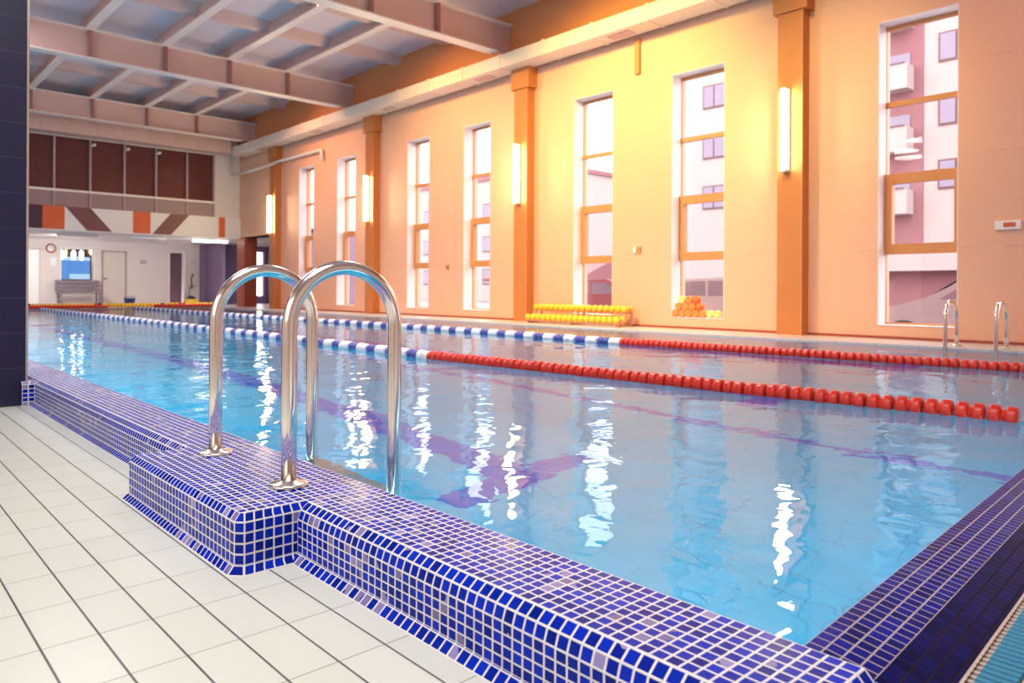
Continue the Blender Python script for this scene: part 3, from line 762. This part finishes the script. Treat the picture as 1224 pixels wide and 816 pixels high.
# ------------------------------------------------------------------ dumbbells on their rack
rk = thing('dumbbell_rack', 'low two-tier metal rack full of yellow dumbbells by the window wall', 'rack', (-9.42, 10.3, ZD))
for sx in (-1.14, 0, 1.14):
    b = MB(); b.prism([(-.16,0),(-.12,0),(.18,.34),(.14,.34)], 'x', sx-.02, sx+.02)
    b.prism([(.20,0),(.24,0),(.24,.34),(.20,.34)], 'x', sx-.02, sx+.02); b.box(sx-.02,sx+.02,-.16,.24,0,.03); b.build('rack_leg', M['rack'], rk, weld=False)
for y, z in ((-.16,.045),(-.03,.045),(.06,.235),(.19,.235)):
    b = MB(); b.box(-1.18,1.18,y-.012,y+.012,z-.012,z+.012); b.build('rail', M['rack'], rk)
proto = None
labs = {0: 'lower', 1: 'upper'}
for tier, (y, z) in enumerate(((10.205, ZD+.045+.012+.052), (10.425, ZD+.235+.012+.052))):
    for k in range(17):
        x = -10.53+k*.139
        if proto is None:
            t = thing('dumbbell', '', 'dumbbell', (0,0,0), 'yellow dumbbells on the rack')
            for yc in (-.085, .085):
                b = MB(); b.lathe([(.02,-.034),(.056,-.030),(.062,-.015),(.062,.015),(.056,.030),(.02,.034)], (0,yc,0), 'y', 14); b.build('weight', M['yellow'], t)
            b = MB(); b.sweep([(0,-.06,0),(0,.06,0)], .016, 8); b.build('grip', M['orange'], t)
            proto = t; o = t
        else: o = dup(proto)
        o.location = (x, y, z+.010)
        n_ = k+1
        row = 'lower front row' if tier == 0 else 'upper back row'
        words = ['first','second','third','fourth','fifth','sixth','seventh','eighth','ninth']
        if k == 8: pos = 'middle one'
        elif k < 8: pos = words[k]+' from the left end'
        else: pos = words[16-k]+' from the right end'
        o['label'] = 'yellow dumbbell in the rack\'s %s, %s' % (row, pos)

# ------------------------------------------------------------------ foam noodles on the window sill
def noodle(x, z, mat, label, solid=False, r=.066):
    t = thing('foam_roller' if solid else 'pool_noodle', label, 'foam roller' if solid else 'pool noodle', (x, W+.11, z), None if solid else 'noodle ends stacked on the window sill')
    b = MB()
    if solid: b.lathe([(.0,-.125),(r*.9,-.125),(r,-.115),(r,-.03),(r*.9,-.02),(0,-.02)], (0,0,0), 'y', 20)
    else: b.lathe([(.027,-.118),(r*.92,-.12),(r,-.112),(r,-.052),(r*.92,-.045),(.027,-.045),(.027,-.118)], (0,0,0), 'y', 20)
    b.build('foam', M[mat], t)
    if not solid:
        b = MB(); b.lathe([(0,-.108),(.0272,-.108),(.0272,-.05),(0,-.05)], (0,0,0), 'y', 14); b.build('hole_shade', M['base'], t)  # dark plug, its colour stands for the shade inside the hole
    if solid:
        b = MB(); b.lathe([(0,-.128),(.02,-.128),(.022,-.124)], (0,0,0), 'y', 12); b.build('end_plug', M['orange'], t)
sill = WZ0+.012
r_ = .0665
words = ['first','second','third','fourth','fifth']
for k in range(7):
    x = -7.57+.012+r_+.002+k*.1365
    if k < 5: noodle(x, sill+r_, 'orange', 'orange pool noodle in the bottom row on the window sill, %s from the left' % words[k])
    else: noodle(x, sill+r_, 'lyellow', 'pale yellow pool noodle on the window sill, %s' % ('next to the orange ones' if k == 5 else 'at the right end of the row'))
for k in range(4):
    x = -7.57+.012+r_+.002+(k+.5)*.1365
    if k < 3: noodle(x, sill+r_*2.76, 'orange', 'orange pool noodle in the middle row on the window sill, %s from the left' % words[k])
    else: noodle(x, sill+r_*2.76, 'dorange', 'deep orange foam roller ending the middle row on the window sill', True)
for k in range(3):
    x = -7.57+.012+r_+.002+(k+1)*.1365
    if k < 2: noodle(x, sill+r_*4.52, 'lyellow' if k == 0 else 'orange', '%s pool noodle in the top row on the window sill' % ('pale yellow' if k == 0 else 'orange'))
    else: noodle(x, sill+r_*4.52, 'dorange', 'deep orange foam roller topping the stack on the window sill', True)

# ------------------------------------------------------------------ closing walls behind the camera
b = MB(); b.box(XF-.2, XR+.2, YN-.2, YN, -.3, ZC); struct(b.build('wall_near', M['wall_plain']))
b = MB(); b.box(XR, XR+.2, YN-.2, W+T, -.3, ZC); struct(b.build('wall_right', M['wall_plain']))
b = MB(); b.box(XF-.2, XF, YN, W+T, 2.6, ZC); struct(b.build('wall_gallery_back', M['dark']))

# ------------------------------------------------------------------ outside
b = MB(); b.box(-110, 40, W+T+.0, 110, -.42, -.32); struct(b.build('ground_outside', M['asphalt']))
YBLD = 36.0
bl = thing('apartment_building', 'pale apartment block with mauve bay and white balconies outside the windows', 'building', (-14, YBLD, -.3))
def bp(nm, mat, x0, x1, y0, y1, z0, z1, par=None):
    m = MB(); m.box(x0+14, x1+14, y0-YBLD, y1-YBLD, z0+.3, z1+.3); return m.build(nm, M[mat], par or bl)
bp('facade', 'facade', -26.5, 2, YBLD, YBLD+10, -.3, 17)
bp('mauve_bay', 'facade2', -14.6, -11.95, YBLD-.05, YBLD+.1, 1.5, 17)
bp('canopy', 'facade', -14.5, -7, YBLD-.9, YBLD, 1.75, 2.5)
bp('shop_front', 'facade2', -14.4, -7.2, YBLD-.04, YBLD, -.3, 1.75)
for k in range(6):
    zb = 10.95-2.80*(k-0)+2.8
    if zb > 2.6:
        for x0 in (-11.35, -8.0, -23.35, -19.8, -16.6):
            f = bp('window', 'extframe', x0, x0+1.45, YBLD-.06, YBLD+.02, zb, zb+1.3)
            m = MB(); m.box(x0+14+.08, x0+14+.68, -.09, -.05, zb+.3+.08, zb+.3+1.22); m.box(x0+14+.77, x0+14+1.37, -.09, -.05, zb+.3+.08, zb+.3+1.22); m.build('pane', M['extwin'], f, weld=False)
    zb = 9.9-2.8*k+2.8
    if zb > 2.6:
        bc = bp('balcony', 'facade', -14.3, -12.35, YBLD-.9, YBLD-.05, zb, zb+1.1)
        m = MB(); m.box(-14.2+14, -12.45+14, -.95, -.88, zb+.3+1.1, zb+.3+1.16); m.build('rail', M['extframe'], bc)
        bp('window', 'extwin', -13.4, -12.5, YBLD-.1, YBLD, zb+1.12, zb+1.75)
fb = thing('apartment_building', 'farther pale block with a flat roof seen low through the far windows', 'building', (-60, 46, -.3))
m = MB(); m.box(-8, 16, 0, 10, 0, 11.5); m.build('facade', M['facade'], fb)
m = MB(); m.box(-8.2, 16.2, -.2, 10.2, 11.5, 11.9); m.build('roof', M['facade2'], fb)
for ix in range(7):
    for iz in range(3):
        f = MB(); f.box(-7+ix*3.2, -5.6+ix*3.2, -.06, .02, 1.6+iz*3.1, 3.1+iz*3.1); f = f.build('window', M['extframe'], fb)
        m = MB(); m.box(-6.9+ix*3.2, -5.7+ix*3.2, -.09, -.05, 1.7+iz*3.1, 3.0+iz*3.1); m.build('pane', M['extwin'], f)
sh = thing('low_shed', 'low reddish shed with sloping roof outside beyond the dumbbell window', 'shed', (-22, 22, -.3))
m = MB(); m.box(-3.4, 2.2, 0, 4, 0, 1.5); m.build('shed_wall', M['facade2'], sh)
m = MB(); m.prism([(-.3,1.5),(4.3,1.5),(4.3,1.62),(2,2.5),(-.3,1.62)], 'x', -3.6, 2.4); m.build('roof', M['facade2'], sh)
def car(x, y, mat, label, flip=1):
    t = thing('car', label, 'car', (x, y, -.32), 'cars parked outside')
    prof = [(-2.1,.32),(-2.12,.62),(-1.95,.82),(-1.0,.98),(-.35,1.42),(.95,1.47),(1.75,1.05),(2.1,.98),(2.15,.35)]
    m = MB(); m.prism([(flip*p, z) for p, z in prof], 'y', -.82, .82); bmesh.ops.bevel(m.bm, geom=list(m.bm.edges), offset=.05, segments=2, affect='EDGES')
    m.build('body', M[mat], t)
    m = MB()
    for sy in (-.826, .812): m.prism([(flip*p, z) for p, z in [(-.75,1.02),(-.25,1.36),(.3,1.38),(.3,1.02)]], 'y', sy, sy+.014); m.prism([(flip*p, z) for p, z in [(.38,1.02),(.38,1.38),(.9,1.38),(1.4,1.06)]], 'y', sy, sy+.014)
    m.build('side_window', M['car_glass'], t, weld=False)
    m = MB(); m.face([(flip*-.97,-.68,1.02),(flip*-.97,.68,1.02),(flip*-.41,.62,1.40),(flip*-.41,-.62,1.40)]); o = m.build('windscreen', M['car_glass'], t); o.location = (flip*-.025,0,.03)
    for wx in (-1.35, 1.3):
        for wy in (-.75, .75):
            m = MB(); m.lathe([(.0,-.1),(.2,-.1),(.31,-.09),(.32,0),(.31,.09),(.2,.1),(0,.1)], (flip*wx,wy,.32), 'y', 20); m.build('wheel', M['tyre'], t)
car(-3.75, 15.2, 'car_white', 'white car parked close outside the window beside the far ladder')
car(-10.2, 16.2, 'car_white', 'white car parked outside behind the stack of noodles')
car(-15.0, 17.5, 'car_red', 'reddish car parked outside behind the dumbbell rack')

# ------------------------------------------------------------------ light
wd = bpy.data.worlds.new('sky'); SC.world = wd; wd.use_nodes = True
nt = wd.node_tree; nt.nodes.clear()
bg = N(nt, 'ShaderNodeBackground'); wo = N(nt, 'ShaderNodeOutputWorld')
bg.inputs[0].default_value = (1.0, .94, .94, 1); bg.inputs[1].default_value = 4.8
L(nt, bg.outputs[0], wo.inputs[0])
def area(name, loc, target, sx, sy, power, col, spread=180):
    l = bpy.data.lights.new(name, 'AREA'); l.shape = 'RECTANGLE'; l.size = sx; l.size_y = sy; l.energy = power; l.color = col
    l.spread = math.radians(spread)
    o = bpy.data.objects.new(name, l); COL.objects.link(o); o.location = loc
    o.rotation_euler = (Vector(target)-Vector(loc)).to_track_quat('-Z', 'Y').to_euler(); return o
def spot(name, loc, target, power, col, cone, blend=1.0, rad=.3):
    l = bpy.data.lights.new(name, 'SPOT'); l.energy = power; l.color = col; l.spot_size = math.radians(cone); l.spot_blend = blend; l.shadow_soft_size = rad
    o = bpy.data.objects.new(name, l); COL.objects.link(o); o.location = loc
    o.rotation_euler = (Vector(target)-Vector(loc)).to_track_quat('-Z', 'Y').to_euler(); return o
COOL = (.97, .97, 1.0); NEU = (1.0, .98, .92)
area('overhead_fill', (-1.5, .6, 5.9), (-1.6, .8, 0), 4.0, 2.2, 258, NEU)  # unseen overhead fills added for neutral light, without fittings
area('overhead_fill', (-10.7, 2.0, 5.9), (-10.0, 3.4, 0), 2.4, 2.0, 200, COOL)
area('overhead_fill', (-18.5, 1.5, 5.9), (-18.5, 3.4, 0), 6.0, 2.0, 280, COOL)
area('near_wall_fill', (-3.5, YN+.1, 2.6), (-4.5, 5, 1.2), 7, 2.6, 110, COOL)  # soft front fill added at the windowless near wall
area('gallery_strip_and_fill', (-26.6, 9.9, 2.44), (-28.5, 8.5, .5), .16, 1.2, 85, COOL)
area('gallery_strip_and_fill', (-28.2, 5.5, 2.5), (-30.5, 6.0, .8), .3, 3.0, 125, COOL)  # added fill for the far wall; the strip fittings along here are unlit
area('annex_fill', (-27.5, 12.6, 2.55), (-27.5, 12.6, 0), 2.0, .3, 25, COOL)  # unseen lamp added to lighten the mauve annex
# round pendants, then added overhead and underwater fills
for x, y in ((-7.3, -.1), (-8.4, -1.5), (-8.6, -2.7)):
    l = area('pendant_light', (x, y, 5.0), (x, y, 0), .9, .9, 32, NEU); l.data.shape = 'DISK'
area('overhead_fill', (-6.6, 6.0, 6.2), (-6.6, 5.8, 0), 3.0, 2.0, 230, COOL, 105)  # overhead fills added to brighten the mid-pool water
area('overhead_fill', (-15.0, 5.5, 6.3), (-15.0, 5.3, 0), 3.0, 1.6, 200, COOL, 105)
POOL = (.72, .97, 1.0)
for k in range(6):
    area('underwater_fill', (-2.6-4.2*k, YE+.03, -.52), (-2.6-4.2*k, YE+2.2, -.9), 3.6, .5, 25 if k == 0 else 60, POOL)  # hidden fills added below the pool edges so the water looks bright
area('underwater_fill', (xe(4)-.06, 4.2, -.40), (-3.5, 4.2, -.8), 4.5, .5, 24, POOL)
AMB = (1.0, .44, .16); YEL = (1.0, .72, .17)
spot('warm_wall_fill', (-8.3, 6.3, 6.3), (-8.6, W, 3.0), 2500, YEL, 90)  # unseen warm spots added to carry the flare's yellow-orange tone
spot('warm_wall_fill', (-4.9, 6.6, 6.3), (-5.1, W, 3.0), 760, YEL, 60)
spot('warm_wall_fill', (-2.6, 6.8, 6.3), (-3.0, W, 1.6), 330, (1.0,.38,.14), 85)
spot('warm_wall_fill', (-13.2, 6.9, 6.3), (-13.4, W, 3.0), 1500, (1.0,.58,.17), 100)
spot('warm_wall_fill', (-19.5, 7.2, 6.3), (-19.5, W, 3.2), 800, (1,.50,.24), 95)
for px in PX:
    l = area('wall_lamp_light', (px+.15, W-.42, 3.22), (px+.15, 0, 3.0), .12, 1.2, 50, (1.0, .74, .36))

# ------------------------------------------------------------------ view
vs = SC.view_settings
vs.view_transform = 'Standard'; vs.look = 'None'; vs.exposure = 0.0; vs.gamma = 1.0; vs.use_curve_mapping = False
cy_ = SC.cycles
cy_.use_denoising = True
cy_.max_bounces = 12; cy_.diffuse_bounces = 5; cy_.glossy_bounces = 5; cy_.transmission_bounces = 8; cy_.transparent_max_bounces = 8
cy_.caustics_refractive = True; cy_.caustics_reflective = True
cy_.sample_clamp_indirect = 6.0
